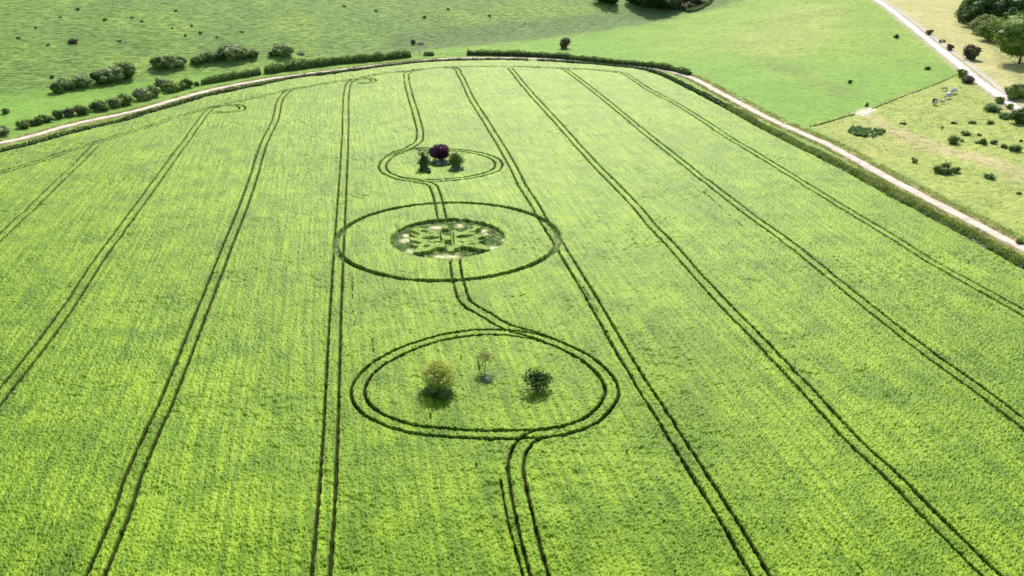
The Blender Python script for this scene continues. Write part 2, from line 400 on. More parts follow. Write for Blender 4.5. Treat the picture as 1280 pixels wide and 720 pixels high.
# ------------------------------------------------------------------ traced lines (pixels of the photograph turned into places on the ground)
EDGE_PX = [(-160, 238), (-60, 212), (0, 194), (41, 184), (87, 171), (160, 153), (182, 146), (224, 134), (260, 123), (322, 110), (372, 100), (420, 94), (482, 85.5), (532, 80),
           (580, 78), (660, 78), (740, 82.5), (767, 85), (800, 89), (824, 96), (855, 111), (890, 129), (969, 173), (1039, 208), (1108, 246), (1178, 284), (1247, 322), (1330, 368), (1500, 462)]
EX = np.array([p[0] for p in EDGE_PX]); EY = np.array([p[1] for p in EDGE_PX], float)
EDGE = smooth_line(pts(EDGE_PX), 2.0)
PATH_PX = [(-160, 212), (-60, 192), (0, 179), (37, 171), (75, 160), (112, 151), (160, 141), (176, 137), (214, 126), (245, 117.5), (280, 109), (335, 99), (372, 94), (420, 88), (482, 80.5), (532, 75.3),
           (570, 73), (592, 72.6), (655, 73), (705, 75.2), (740, 77.5), (767, 80), (805, 84), (836, 89), (861, 96), (900, 116), (969, 152), (1039, 183), (1108, 221.5), (1178, 258), (1247, 294), (1340, 342), (1500, 430)]
PATH = smooth_line(pts(PATH_PX), 2.0)
ROAD_PX = [(1050, -36), (1096, 0), (1128.7, 24), (1159.7, 49), (1194, 76.5), (1223, 101), (1249, 119), (1272, 137), (1310, 170), (1400, 250)]
ROAD = smooth_line(pts(ROAD_PX), 2.0)
LINES = dict(
 a=[(118, 184), (65, 236), (0, 298), (-60, 352), (-160, 440)],
 b=[(258, 141), (230, 180), (167, 267), (133, 313), (62, 419), (0, 498), (-60, 575)],
 c=[(361, 113), (352, 122), (344, 150), (330, 180), (310, 243), (280, 320), (241, 420), (213, 492), (167, 597), (148, 653), (120, 720), (95, 780)],
 d=[(445, 100), (437, 104), (434, 112), (431.5, 170), (428.5, 230), (424, 305), (420, 380), (415, 500), (409, 618), (401, 720), (395, 790)],
 e1=[(520, 88), (509, 92), (508, 98), (512, 118), (520, 145), (525, 170), (522, 179), (510, 186), (490, 195.5)],
 e2=[(520, 228), (537, 231), (545, 242), (549, 257), (553, 277)],
 e3=[(568, 322), (572, 350), (575, 360), (583, 380), (607, 395), (633, 410), (667, 420), (700, 433), (733, 450)],
 e4=[(700, 540), (683, 543), (664, 548), (650, 562), (645, 580), (646, 600), (650, 622), (658, 658), (674, 720), (690, 780)],
 f=[(555, 85), (568, 86), (574, 93), (590, 125), (612, 160), (640, 207), (653, 233), (669, 258), (679, 276), (696, 301), (711, 327), (733, 363), (752, 396), (783, 450), (838, 537), (885, 613), (915, 660), (948, 718), (975, 765)],
 g=[(637.5, 86), (648, 99), (663, 117), (695, 152), (720, 180), (748, 211), (767, 230), (793, 257), (820, 288), (832, 300), (867, 340), (913, 390), (953, 430), (1000, 480), (1066, 552), (1120, 603), (1163, 647), (1230, 713), (1270, 755)],
 h=[(705, 87), (714, 93), (753, 123), (780, 145), (820, 178), (863, 212), (903, 243), (940, 272), (980, 300), (1030, 340), (1073, 375), (1133, 423), (1180, 458), (1230, 494), (1280, 533), (1330, 572)],
 i=[(740, 88), (760, 90), (777, 92.5), (789, 98), (800, 106), (817, 116), (837, 126), (873, 148), (910, 172), (953, 198), (1003, 229), (1040, 252), (1113, 296), (1153, 321), (1203, 350), (1276, 391), (1330, 423)],
 head=[(-160, 262), (-60, 235), (0, 217), (50, 202), (87, 189), (119, 179), (160, 167), (195, 155), (226, 145), (257, 137), (276, 132), (310, 125), (335, 119), (360, 113), (385, 109), (420, 102.8), (445, 99), (476, 93), (501, 90), (526, 87.5), (551, 85), (580, 84), (610, 83.7), (640, 84), (680, 85), (705, 86.5), (740, 88)],
 l1=[(258, 141), (268, 135), (284, 132.5), (296, 132.5), (303, 135.5), (299, 139), (285, 141), (268, 141.5)],
 l2=[(436, 104), (445, 100), (461, 99), (467, 101.5), (461, 104), (447, 104.5)])
LOOPS = dict(top=[(505, 187.5), (485, 198), (478, 209), (485, 218), (507, 225.5), (550, 226.5), (595, 221.5), (618, 214), (623.5, 205.5), (615, 198), (590, 191), (560, 188), (530, 187)],
 bot=[(543, 426), (580, 419), (613, 417), (640, 418), (667, 422), (700, 433), (733, 450), (755, 470), (765, 490), (757, 510), (737, 528), (710, 538), (683, 543), (650, 544.5), (603, 545), (560, 543), (517, 538), (483, 528), (460, 515), (449, 500), (448, 487), (458, 470), (480, 452), (510, 437)])
SINGLE = [[(626, 602), (635, 652), (644, 685), (654, 720), (668, 780)], [(594, 577), (599.5, 606)], [(590, 396), (595, 412)], [(571, 421), (577, 453)], [(592, 432), (601, 470)],
          [(107, 560), (86, 605), (64, 660), (40, 720), (25, 760)], [(564, 358), (571, 372)], [(537, 512), (539, 530)], [(1030, 658), (1055, 690), (1078, 716)], [(950, 620), (998, 684)], [(953, 570), (963, 584)], [(577, 518), (580, 530)],
          [(783, 563), (790, 590)], [(98, 514), (68, 560), (45, 620)], [(440, 340), (442, 420)], [(724, 352), (745, 388), (766, 430)], [(630, 373), (645, 372), (657, 370)], [(880, 240), (903, 262), (935, 290)], [(735, 98), (760, 125), (800, 160)], [(465, 425), (468, 455)], [(1050, 300), (1090, 322)]]
GZ = 0.0
TRK = []     # (polyline, half width)
for k, l in LINES.items():
    L = smooth_line([flat(*p, z=.7) for p in l], .6)
    for s_ in (-.98, .98): TRK.append((offset(L, s_), .23 if k in ('head', 'l1', 'l2') else (.19 if k in ('a', 'b', 'c') else .14)))
for k, l in LOOPS.items():
    L = smooth_line([flat(*p, z=.7) for p in l], .6, True)
    for s_ in (-.98, .98): TRK.append((offset(L, s_, True), .18))
for j, l in enumerate(SINGLE): TRK.append((smooth_line([flat(*p, z=.7) for p in l], .6), .07 if j == 0 else .0))
CC = np.array([-13.9, 178.5]); RO, RI = 23.9, 12.35

# ------------------------------------------------------------------ terrain (one sheet to the horizon)
def axis(a, b, st, far, grow=1.16):
    c = list(np.arange(a, b+st, st)); s = st; x = c[-1]
    while x < far: s *= grow; x += s; c.append(x)
    s = st; x = c[0]; l = []
    while x > -far: s *= grow; x -= s; l.append(x)
    return np.array(l[::-1]+c)
gx = axis(-330, 400, 1.15, 7000); gy = axis(60, 760, 1.15, 7000)
X, Y = np.meshgrid(gx, gy); Z = terrain(X, Y)
wx = X+4*(fbm(X/9, Y/9, 3)-.5)*2; wy = Y+4*(fbm(X/9, Y/9, 5)-.5)*2
def poly(*p): return np.array([at(a, b) for a, b in p])
def W(*p):       # soft mask of a region given by corner places
    return in_poly(wx, wy, poly(*p))
col = np.zeros(X.shape+(3,)); col[:] = (.125, .235, .042); rgh = np.zeros(X.shape); nstr = np.full(X.shape, .22)
big = fbm(X/55, Y/55, 11)[..., None]
def paint(mask, c, rg=None, soft=None, ns=None):
    mm = mask.astype(float)
    if soft:
        for _ in range(soft):
            mm = (mm+np.roll(mm, 1, 0)+np.roll(mm, -1, 0)+np.roll(mm, 1, 1)+np.roll(mm, -1, 1))/5
    col[:] = col*(1-mm[..., None])+np.array(c)*mm[..., None]
    if rg is not None: rgh[:] = rgh*(1-mm)+rg*mm
    if ns is not None: nstr[:] = nstr*(1-mm)+ns*mm
hn = hilln(wx, wy)
paint((hn > 2) & (X < 165), (.150, .295, .060), 1.0, 2, .3)
paint((hn > 2) & (X < 165) & (fbm(X/26, Y/26, 17) > .56), (.19, .345, .060), 1.0, 6)
# dark foot of the hill: valley fold shading painted into the ground colour
paint((hn > 1) & (hn < 26) & (X > -60) & (X < 165), (.115, .215, .062), .9, 8)
# bright meadow
paint((hn < 2) & (X < 200), (.150, .33, .034), .35, 2)
# right hand slope, pale
paint(sstep(330, 470, Y+60*(fbm(X/40, Y/40, 15)-.5))*sstep(40, 120, X+60*(fbm(X/40, Y/40, 16)-.5))*~((hn > 2) & (X < 150)), (.23, .375, .050), .5, 14)
paint(in_poly(wx, wy, poly((900, 60), (960, 15), (1010, 2), (1060, 10), (1050, 40), (1000, 75), (950, 70))), (.28, .385, .085), .5, 16)
paint(in_poly(wx, wy, poly((960, 70), (1010, 92), (1060, 112), (1090, 126), (1060, 122), (1000, 100), (945, 78))), (.17, .28, .05), .4, 9)
# upper right dry grassland beyond the road
rd = ROAD[:, :]
dry = in_poly(wx, wy, np.concatenate([ROAD, [[700, 100], [1500, 900], [500, 1200]]]))
paint(dry, (.48, .455, .20), .25, 3, .2)
paint(in_poly(wx, wy, poly((1195, 30), (1230, 50), (1262, 95), (1290, 120), (1290, 90), (1250, 60), (1215, 25))), (.34, .335, .13), .1, 6)
# rough pasture below the road (right)
pas = poly((1008, 160), (1068, 141), (1130, 118), (1200, 92), (1225, 104), (1290, 150), (1500, 270), (1500, 400), (1340, 338), (1247, 290), (1108, 217), (1039, 179))
paint(in_poly(wx, wy, pas), (.31, .39, .090), .35, 2, .3)
paint(in_poly(wx, wy, poly((1030, 160), (1070, 145), (1140, 165), (1170, 190), (1100, 200), (1050, 182))), (.34, .38, .11), .3, 5)
paint(in_poly(wx, wy, poly((1076, 142), (1100, 145), (1118, 158), (1150, 170), (1185, 183), (1230, 192), (1285, 212), (1285, 222), (1220, 204), (1170, 190), (1130, 176), (1100, 162))), (.42, .375, .19), .1, 3)
paint(in_poly(wx, wy, poly((1240, 205), (1285, 214), (1285, 232), (1255, 222))), (.40, .38, .18), .1, 3)
paint(in_poly(X, Y, poly((1068, 142), (1078, 136), (1088, 134.5), (1097, 138), (1088, 142), (1080, 146), (1073, 144))), (.68, .62, .56), 0, 1, .15)
paint(in_poly(wx, wy, poly((1120, 235), (1160, 240), (1285, 302), (1285, 316), (1200, 272), (1130, 243))), (.30, .31, .10), .3, 4)
# field ground and the verges of the track
dP = np.full(X.shape, 99.0); near = (X > -330) & (X < 330) & (Y < 520)
dP[near] = seg_dist(X[near], Y[near], PATH[::2]); dR = np.full(X.shape, 99.0)
nr2 = (X > 80) & (X < 420); dR[nr2] = seg_dist(X[nr2], Y[nr2], ROAD[::2])
vn = fbm(X/3, Y/3, 23)
vm = (dP < 4.2+3*vn)
paint(vm, (.18, .29, .05), .1, 2)
paint((dP < 1.7+1.8*vn), (.30, .22, .13), 0, 1)
zc_ = CT*Y+ST*HC; s_ = X/np.maximum(zc_, 1); pxx = 640+F*s_
edge_zc = F*HC/CT/(np.interp(pxx, EX, EY)+120)
infield = (zc_ < edge_zc) & (Y > 0) | (Y <= 60)
paint(infield, (.10, .11, .045), 0, 0, .05)
paint(dR < 3.6+vn*1.5, (.42, .36, .26), 0, 1)
calm = sstep(2.2, 5, dP)*sstep(3.5, 7, dR)*np.where(infield, .0, 1)
disp = nstr*((fbm(X/2.6, Y/2.6, 31, 3)-.5)*2)
Z2 = Z+disp*calm-np.where(infield, .06, 0)
nyy, nxx = X.shape
idx = np.arange(nyy*nxx).reshape(nyy, nxx)
Fg = np.stack([idx[:-1, :-1], idx[:-1, 1:], idx[1:, 1:], idx[1:, :-1]], -1).reshape(-1, 4)
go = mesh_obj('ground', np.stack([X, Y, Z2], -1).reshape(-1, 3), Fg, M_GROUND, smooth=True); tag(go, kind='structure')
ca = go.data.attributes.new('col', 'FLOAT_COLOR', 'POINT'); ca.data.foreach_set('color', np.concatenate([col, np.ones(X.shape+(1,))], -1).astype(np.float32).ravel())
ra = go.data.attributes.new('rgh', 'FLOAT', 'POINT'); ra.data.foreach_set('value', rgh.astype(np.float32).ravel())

def ribbon(name, L, wdt, mat, zoff, kind='structure', jit=.5):
    seg = np.r_[0, np.cumsum(np.linalg.norm(np.diff(L, axis=0), axis=1))]; t = np.arange(0, seg[-1], 1.0)
    P = np.stack([np.interp(t, seg, L[:, 0]), np.interp(t, seg, L[:, 1])], 1)
    us = [-1, -.97, -.5, 0, .5, .97, 1]; rows = []
    for u in us:
        j = jit*(fbm(t/2.5, t*0+u, 60, 3)-.5)*2 if abs(u) > .9 else 0
        wv = wdt/2*(1+.12*(fbm(t/12, t*0+9, 61, 2)-.5))*abs(u)*(1 if u > 0 else -1)
        T = np.gradient(P, axis=0); T /= np.linalg.norm(T, axis=1, keepdims=True)
        Q = P+np.stack([T[:, 1], -T[:, 0]], 1)*(wv+j)[:, None] if abs(u) > .9 else P+np.stack([T[:, 1], -T[:, 0]], 1)*(wv)[:, None]
        z = terrain(Q[:, 0], Q[:, 1])+(zoff if abs(u) < 1 else -.12)
        rows.append(np.concatenate([Q, z[:, None]], 1))
    V = np.stack(rows, 1); n, k = V.shape[:2]; idx = np.arange(n*k).reshape(n, k)
    Fq = np.stack([idx[:-1, :-1], idx[:-1, 1:], idx[1:, 1:], idx[1:, :-1]], -1).reshape(-1, 4)
    return tag(mesh_obj(name, V.reshape(-1, 3), Fq, mat, smooth=True), kind=kind)
ribbon('path', PATH, 2.9, M_CHALK, .07)
ribbon('road', ROAD, 3.9, M_ROAD, .09)
ribbon('footpath', smooth_line(pts([(1073, -22), (1103, 0), (1137, 23), (1166, 46), (1200, 71), (1233, 97), (1264, 123)]), 2.0), .8, M_ROAD, .12, jit=.15)

# ------------------------------------------------------------------ the crop: canopy with wheelings, ring and formation pressed into it
ys = list(np.arange(20, 70, 1.0))
while ys[-1] < 425: ys.append(ys[-1]+.14+.19*min(1.0, max(0.0, (ys[-1]-80)/190.0)))
ys = np.array(ys)
sd = np.arange(-.60, .6001, .00082); g1 = .6+np.cumsum(.0012*1.06**np.arange(60)); ss = np.concatenate([-g1[::-1], sd, g1])
Yc, Sc = np.meshgrid(ys, ss, indexing='ij'); Zc = CT*Yc+ST*HC; Xc = Sc*Zc
jx = (_hash(np.arange(Xc.size).reshape(Xc.shape), np.zeros(Xc.shape, np.int64), 5)-.5)
jy = (_hash(np.arange(Xc.size).reshape(Xc.shape), np.ones(Xc.shape, np.int64), 6)-.5)
dd = np.full(Xc.shape, 9.0, np.float32)
def stamp(L, hw, reach=1.3):
    for a, b in zip(L[:-1], L[1:]):
        y0, y1 = min(a[1], b[1])-reach, max(a[1], b[1])+reach
        i0, i1 = np.searchsorted(ys, y0), np.searchsorted(ys, y1)
        if i1 <= i0: continue
        sv = [p/(CT*q+ST*HC) for p in (min(a[0], b[0])-reach, max(a[0], b[0])+reach) for q in (max(y0, 5), y1)]
        j0, j1 = np.searchsorted(ss, min(sv)), np.searchsorted(ss, max(sv))
        if j1 <= j0: continue
        x = Xc[i0:i1, j0:j1]; y = Yc[i0:i1, j0:j1]; d = b-a; q = max(d@d, 1e-9)
        t = np.clip(((x-a[0])*d[0]+(y-a[1])*d[1])/q, 0, 1)
        ds = np.hypot(x-a[0]-t*d[0], y-a[1]-t*d[1])-hw
        dd[i0:i1, j0:j1] = np.minimum(dd[i0:i1, j0:j1], ds)
for L, hw in TRK:
    if hw > 0.05: stamp(L, hw); continue
    kk = vnoise(np.arange(len(L))/3.0, np.full(len(L), L[0, 0]), 200)
    for i in range(len(L)-1):
        if kk[i] > .35: stamp(L[i:i+2], -.03-.07*(kk[i] < .55))
rag = (fbm(Xc/.7, Yc/.7, 71, 2)-.5)*.34+(fbm(Xc/6, Yc/6, 72, 2)-.5)*.12
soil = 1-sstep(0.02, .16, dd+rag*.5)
cut = 1-sstep(-.03, .13, dd+rag*.8)
rc = np.hypot(Xc-CC[0], Yc-CC[1]); ang = np.arctan2(Yc-CC[1], Xc-CC[0])
ringd = np.abs(rc-RO)-.62-.25*(fbm(Xc/1.5, Yc/1.5, 73, 2)-.5)
ring = 1-sstep(-.08, .12, ringd)
disc = 1-sstep(-.08, .12, rc-RI)
# standing shapes of the butterfly, traced at the top of the standing crop
def P8(l): return np.array([flat(480+a/8, 265+b/8, .72) for a, b in l])
WL = P8([(243, 178), (330, 163), (385, 170), (450, 178), (520, 190), (575, 188), (590, 235), (598, 300), (612, 362), (575, 362), (540, 355), (470, 385), (380, 412), (295, 418), (300, 395), (345, 352), (300, 335), (262, 300), (258, 262), (330, 258), (285, 232), (255, 205)])
WR = P8([(668, 190), (720, 192), (790, 205), (850, 172), (885, 135), (960, 140), (978, 178), (930, 205), (900, 225), (1000, 238), (1030, 262), (1010, 285), (945, 308), (1040, 350), (1062, 388), (1000, 388), (900, 372), (780, 345), (735, 372), (690, 380), (675, 300)])
BODY = [P8([(583, 135), (640, 138), (648, 172), (580, 178)]), P8([(585, 232), (662, 235), (670, 285), (600, 290)]), P8([(630, 345), (700, 350), (705, 400), (640, 402), (622, 375)])]
HOLES = [((385, 275), (555, 262), 16), ((262, 300), (360, 325), 13), ((370, 205), (440, 210), 10), ((390, 362), (455, 345), 10), ((510, 312), (560, 312), 5),
         ((728, 268), (885, 255), 15), ((942, 295), (1030, 268), 13), ((805, 190), (885, 172), 11), ((850, 328), (915, 338), 9), ((745, 310), (795, 318), 5),
         ((560, 185), (572, 330), 6), ((690, 215), (698, 350), 6), ((245, 190), (345, 240), 9), ((905, 215), (975, 182), 9), ((430, 300), (500, 318), 5), ((850, 222), (900, 216), 4)]
loc_ = rc < RI+1
xs_, ys2 = Xc[loc_], Yc[loc_]
wob = .15*(fbm(xs_/.8, ys2/.8, 77, 2)-.5)
st = in_poly(xs_+wob, ys2+wob, WL) | in_poly(xs_+wob, ys2+wob, WR)
for (a, b, wd) in HOLES:
    A = flat(480+a[0]/8, 265+a[1]/8, .5); B = flat(480+b[0]/8, 265+b[1]/8, .5)
    m_ = (A+B)/2; Lh = np.linalg.norm(B-A)/2; u = (B-A)/max(2*Lh, 1e-6); p = (xs_-m_[0])*u[0]+(ys2-m_[1])*u[1]; q = -(xs_-m_[0])*u[1]+(ys2-m_[1])*u[0]
    hwid = wd/8/5.75*2.4*(1 if abs(u[0]) > .5 else .6)
    st &= ~((p/(Lh+.1))**2+(q/hwid)**2 < 1)
for B in BODY: st |= in_poly(xs_, ys2, B)
stand = np.zeros(Xc.shape, bool); stand[loc_] = st
crosscut = np.where(rc < RO-.5, cut, cut)
laid = np.maximum(ring, disc*(~stand))
laid[(rc < RI) & stand] = cut[(rc < RI) & stand]*0
h0 = .98+.14*(fbm(Xc/7, Yc/7, 51, 3)-.5)+.20*(vnoise(Xc/.26, Yc/.26, 52)-.5)+.24*(vnoise(Xc/.14, Yc/.14, 53)-.5)+.10*(vnoise(Xc/1.3, Yc/1.3, 54)-.5)
rx = Xc*math.cos(YAW)+Yc*math.sin(YAW)
h0 += .05*(vnoise(rx/.5, Yc/14, 55)-.5)
lowp = fbm(Xc/11, Yc/11, 58, 4); h0 -= .30*sstep(.54, .68, lowp)*vnoise(Xc/.9, Yc/.9, 59)
hl = .10+.16*vnoise(Xc/.5, Yc/.5, 56)+.26*sstep(.47, .62, fbm(Xc/1.1, Yc/1.1, 57, 3))*(disc > .5)*vnoise(Xc/.4, Yc/.4, 58)
h = h0*(1-cut)+.03*cut
h = np.where(laid > 0, h0*(1-laid)+hl*laid, h)
h = np.where((laid < .5) & (rc > RI), np.minimum(h, h0*(1-cut)+.03*cut), h)
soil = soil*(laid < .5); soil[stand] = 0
# pale trampled straw in the disc
pale = np.zeros(Xc.shape)
for (a, b, r_) in [(215, 290, 1.1), (220, 240, .7), (255, 400, .9), (500, 165, 1.0), (550, 160, .9), (760, 145, .8), (620, 468, 1.5), (680, 460, 1.4), (550, 455, .9), (1000, 195, .8), (1020, 225, .5), (1095, 370, 1.1), (1195, 290, .5)]:
    q = flat(480+a/8, 265+b/8, .1); pale = np.maximum(pale, np.exp(-((Xc-q[0])**2+((Yc-q[1])*.8)**2)/(r_*r_)))
for (a, b, r_) in [(424, 312, 1.0), (425, 303, .8), (694, 303, 1.1), (690, 310, .8)]:  # sunlight on the ring floor at both ends, painted in as paler colour
    q = flat(a, b, .1); pale = np.maximum(pale, .2*np.exp(-((Xc-q[0])**2+((Yc-q[1])*.4)**2)/(r_*r_)))
pale = np.clip(pale*1.25*(.5+fbm(Xc/.8, Yc/.8, 91, 3)), 0, 1)*laid
# field edge
ez = F*HC/CT/(np.interp(640+F*Sc, EX, EY)+120)
inside = (Zc < ez) & (Yc > 19)
de = np.full(Xc.shape, 50.0); nm = inside & (Zc > ez-26)
de[nm] = seg_dist(Xc[nm], Yc[nm], EDGE)
h *= np.where(inside, sstep(.0, .9, de+.6*(fbm(Xc/1.2, Yc/1.2, 95, 2)-.5)), 0)
h = np.maximum(h, -.02)
amp = .10
Vx = Xc+jx*.00082*.45*Zc; Vy = Yc+jy*.10
Vz = terrain(Xc, Yc)+h
ny, nx = Xc.shape; idx = np.arange(ny*nx).reshape(ny, nx)
ok = inside[:-1, :-1] & inside[1:, :-1] & inside[:-1, 1:] & inside[1:, 1:]
Fq = np.stack([idx[:-1, :-1], idx[:-1, 1:], idx[1:, 1:], idx[1:, :-1]], -1)[ok]
used = np.zeros(ny*nx, bool); used[Fq.ravel()] = True; remap = np.cumsum(used)-1
co = mesh_obj('barley_crop', np.stack([Vx, Vy, Vz], -1).reshape(-1, 3)[used], remap[Fq], M_CROP)
tag(co, 'bright green barley field with paired wheel tracks and a flattened butterfly crop circle', 'crop', None, 'stuff')
for nm_, a_ in (('laid', laid), ('pale', pale), ('soil', soil)):
    at_ = co.data.attributes.new(nm_, 'FLOAT', 'POINT'); at_.data.foreach_set('value', a_.ravel()[used].astype(np.float32))
del Xc, Yc, Zc, Sc, h, h0, hl, dd, Vx, Vy, Vz, jx, jy, laid, pale, soil, idx, Fq, rag, cut

exec_marker = True
# ------------------------------------------------------------------ trees standing in the crop loops
def crop_tree(*a, **k): return tree(*a, **k)
G = 'small trees standing in the crop'
t = tree(549, 494, 6.4, 5.0, L_YEL, 'round yellow leaved tree on the left inside the near crop loop', 11, trunk_h=.9, ls=.24, nb=40, nl=9000, core=.35, group=G, name='broadleaf_tree', bark=M_PALEBARK)
bush(549, 497, 4.2, 2.6, L_HEDGE, 'dark bramble bush round the foot of the yellow tree', 12, ls=.22, cat='bush')
t = tree(606, 471, 5.0, 2.8, L_PINK, 'thin sparse sapling with pinkish bare stem between the yellow and dark trees', 13, trunk_h=2.2, ls=.2, nb=16, nl=900, core=.02, group=G, name='sapling', bark=simple('pink_bark', (.42, .27, .2), .9, .1), tr=.07)
bush(607, 482, 2.2, 1.9, L_GREY, 'low grey green bush at the foot of the sapling', 14, ls=.2)
t = tree(671, 492, 4.9, 4.6, L_WOOD, 'dark green ragged tree on the right inside the near crop loop', 15, trunk_h=.8, ls=.26, nb=11, nl=1700, core=.15, group=G, name='broadleaf_tree', bark=M_PALEBARK)
mb = MB(); P = at(677, 494)
mb.tube([(0, 0, 0.1), (-1.0, .2, .9), (-2.6, .3, .8), (-3.2, .1, 1.3)], [.16, .13, .09, .04], 7); mb.tube([(0, 0, .1), (.2, .2, .6), (.3, .5, 1.5)], [.2, .16, .05], 7)
mb.tube([(.35, -.5, .0), (.4, -.55, .5), (.45, -.6, .9)], [.32, .27, .22], 9)
o = mb.build('fallen_branch', M_PALEBARK, None, True); o.location = (P[0], P[1], terrain(P[0], P[1])+.1)
tag(o, 'bleached broken bough and stump beneath the dark green tree', 'branch')
t = tree(549, 205, 5.7, 5.2, L_PURP, 'round copper purple tree in the middle of the far crop loop', 16, trunk_h=1.2, ls=.34, nb=34, nl=9000, group=G, name='broadleaf_tree')
bush(546, 209, 3.6, 2.7, L_GREY, 'grey green bush under the left of the purple tree', 17, ls=.28)
bush(556, 209, 3.2, 2.5, L_GREY, 'grey green bush under the right of the purple tree', 27, ls=.28)
t = tree(530, 215, 8.0, 3.4, L_DARK, 'slim dark green tree left of the purple tree', 18, trunk_h=1.2, ls=.3, nb=12, nl=1500, core=.35, group=G, name='broadleaf_tree', top=.6, ground=True)
bush(532, 217.5, 3.4, 2.5, L_DARK, 'dark bush at the foot of the slim left tree', 19, ls=.26)
t = tree(570, 214, 7.8, 3.9, L_MID, 'slim mid green tree right of the purple tree', 20, trunk_h=.9, ls=.3, nb=22, nl=3000, core=.45, group=G, name='broadleaf_tree', top=.65, ground=True)
bush(570, 216.5, 3.6, 2.3, L_GREY, 'pale grey bush at the foot of the slim right tree', 21, ls=.26)
bush(536, 219, 1.9, 1.8, L_DARK, 'small dark bush low beside the slim left tree', 22, ls=.24)

# ------------------------------------------------------------------ hedges along the track
fe = smooth_line(pts(EDGE_PX), 1.0)
def sub(px0, px1, off=0.0):
    zc = CT*fe[:, 1]+ST*HC; px = 640+F*fe[:, 0]/zc
    sel = (px >= px0) & (px <= px1); L = fe[sel]; return offset(L, off)
HG = 'hedges along the chalk track'
hedge(sub(-120, 662, -1.1), 1.1, 1.7, L_WOOD, 'long low hedge on the field side of the track, left of the gap', 31, ls=.38, per_m=60, group=HG, wob=.22)
hedge(sub(670, 905, -1.2), 1.1, 1.7, L_WOOD, 'low hedge round the far right bend of the field, right of the gap', 32, ls=.38, per_m=60, group=HG, wob=.22)
hedge(sub(900, 1480, -2.0), 1.9, 1.5, L_BANK, 'overgrown weedy bank hedge running down the right edge of the field', 33, ls=.30, per_m=200, group=HG, wob=.45)
hb = hedge(sub(905, 1480, -1.5), 1.1, 1.25, L_HEDGE, 'dark lower hedge shrubs at the foot of the weedy bank, field side', 34, ls=.32, per_m=100, group=HG, wob=.5, gaps=.3)
def px_hedge(l, rad, ht, mat, label, seed, **k): return hedge(smooth_line(pts(l), 1.0), rad, ht, mat, label, seed, **k)
px_hedge([(253, 106), (290, 99), (325, 93)], 1.5, 2.6, L_HEDGE, 'clipped hedge left of the small gap above the track', 35, ls=.5, per_m=80, group=HG, wob=.35)
px_hedge([(332, 92), (370, 86.5), (420, 80), (470, 75.5), (513, 71)], 1.8, 3.2, L_HEDGE, 'tall hedge above the track ending at the trough clearing', 36, ls=.52, per_m=90, group=HG, wob=.4)
px_hedge([(530, 69.6), (542, 69)], 1.2, 1.9, L_HEDGE, 'short isolated clump of hedge in the clearing above the track', 37, ls=.4, per_m=90, group=HG, wob=.15)
px_hedge([(584, 69), (640, 70), (700, 73), (760, 79.2), (805, 83), (840, 88.5), (862, 94)], 1.3, 2.3, L_HEDGE, 'narrow dark hedge along the far side of the track, curving down to the right', 38, ls=.45, per_m=80, group=HG, wob=.42)
# individual bushes above the track, left
BG = 'hedgerow bushes above the track on the left'
for i, (px, py, w_, h_, mt, lb) in enumerate([
    (3, 169, 4.6, 3.6, L_MAY, 'bush at the left edge of the picture just above the track'),
    (30, 160, 4.5, 3.0, L_HEDGE, 'dark bush at the left end of the hedgerow above the track, beside bare chalk'),
    (36, 157, 4.0, 2.8, L_HEDGE, 'second dark bush from the left end of the hedgerow'),
    (46, 156, 4.5, 3.0, L_HEDGE, 'third dark bush from the left end of the hedgerow'),
    (57, 153, 4.5, 3.0, L_HEDGE, 'dark bush just before the taller pointed one in the hedgerow'),
    (73, 148, 4.0, 4.3, L_DARK, 'taller pointed dark bush in the left hedgerow'),
    (87, 146, 4.6, 3.5, L_BROWN, 'reddish brown tinted bush right of the pointed bush'),
    (103, 143, 5.2, 3.9, L_HEDGE, 'rounded bush between the reddish bush and the long rounded one'),
    (125, 138, 6.4, 3.9, L_HEDGE, 'wide rounded bush left of the pale topped pair'),
    (143, 134, 5.6, 4.0, L_MAY, 'pale topped hawthorn bush in the middle of the hedgerow'),
    (157, 131, 6.2, 4.8, L_MID, 'full green bush on the right of the pale topped hawthorn'),
    (178, 125, 6.8, 5.4, L_MAY, 'large flowering hawthorn bush where the hedgerow is tallest'),
    (192, 121, 5.6, 5.0, L_MID, 'green bush next to the large flowering hawthorn'),
    (206, 112, 6.6, 5.6, L_MAY, 'cream flowering bush standing back behind the hedgerow'),
    (216, 115, 5.5, 4.6, L_MID, 'round green bush in front of the cream flowering bush'),
    (226, 112, 4.6, 4.0, L_HEDGE, 'second last round bush at the right end of the bushy hedgerow'),
    (235, 109.5, 4.4, 4.6, L_HEDGE, 'last tall round bush at the right end of the bushy hedgerow'),
    (247, 107.5, 2.4, 1.9, L_DARK, 'small lone bush between the bushy hedgerow and the clipped hedge')]):
    bush(px, py, w_, h_, mt, lb, 100+i*3, ls=.42, group=BG)
HB = 'bushes along the foot of the rough hill'
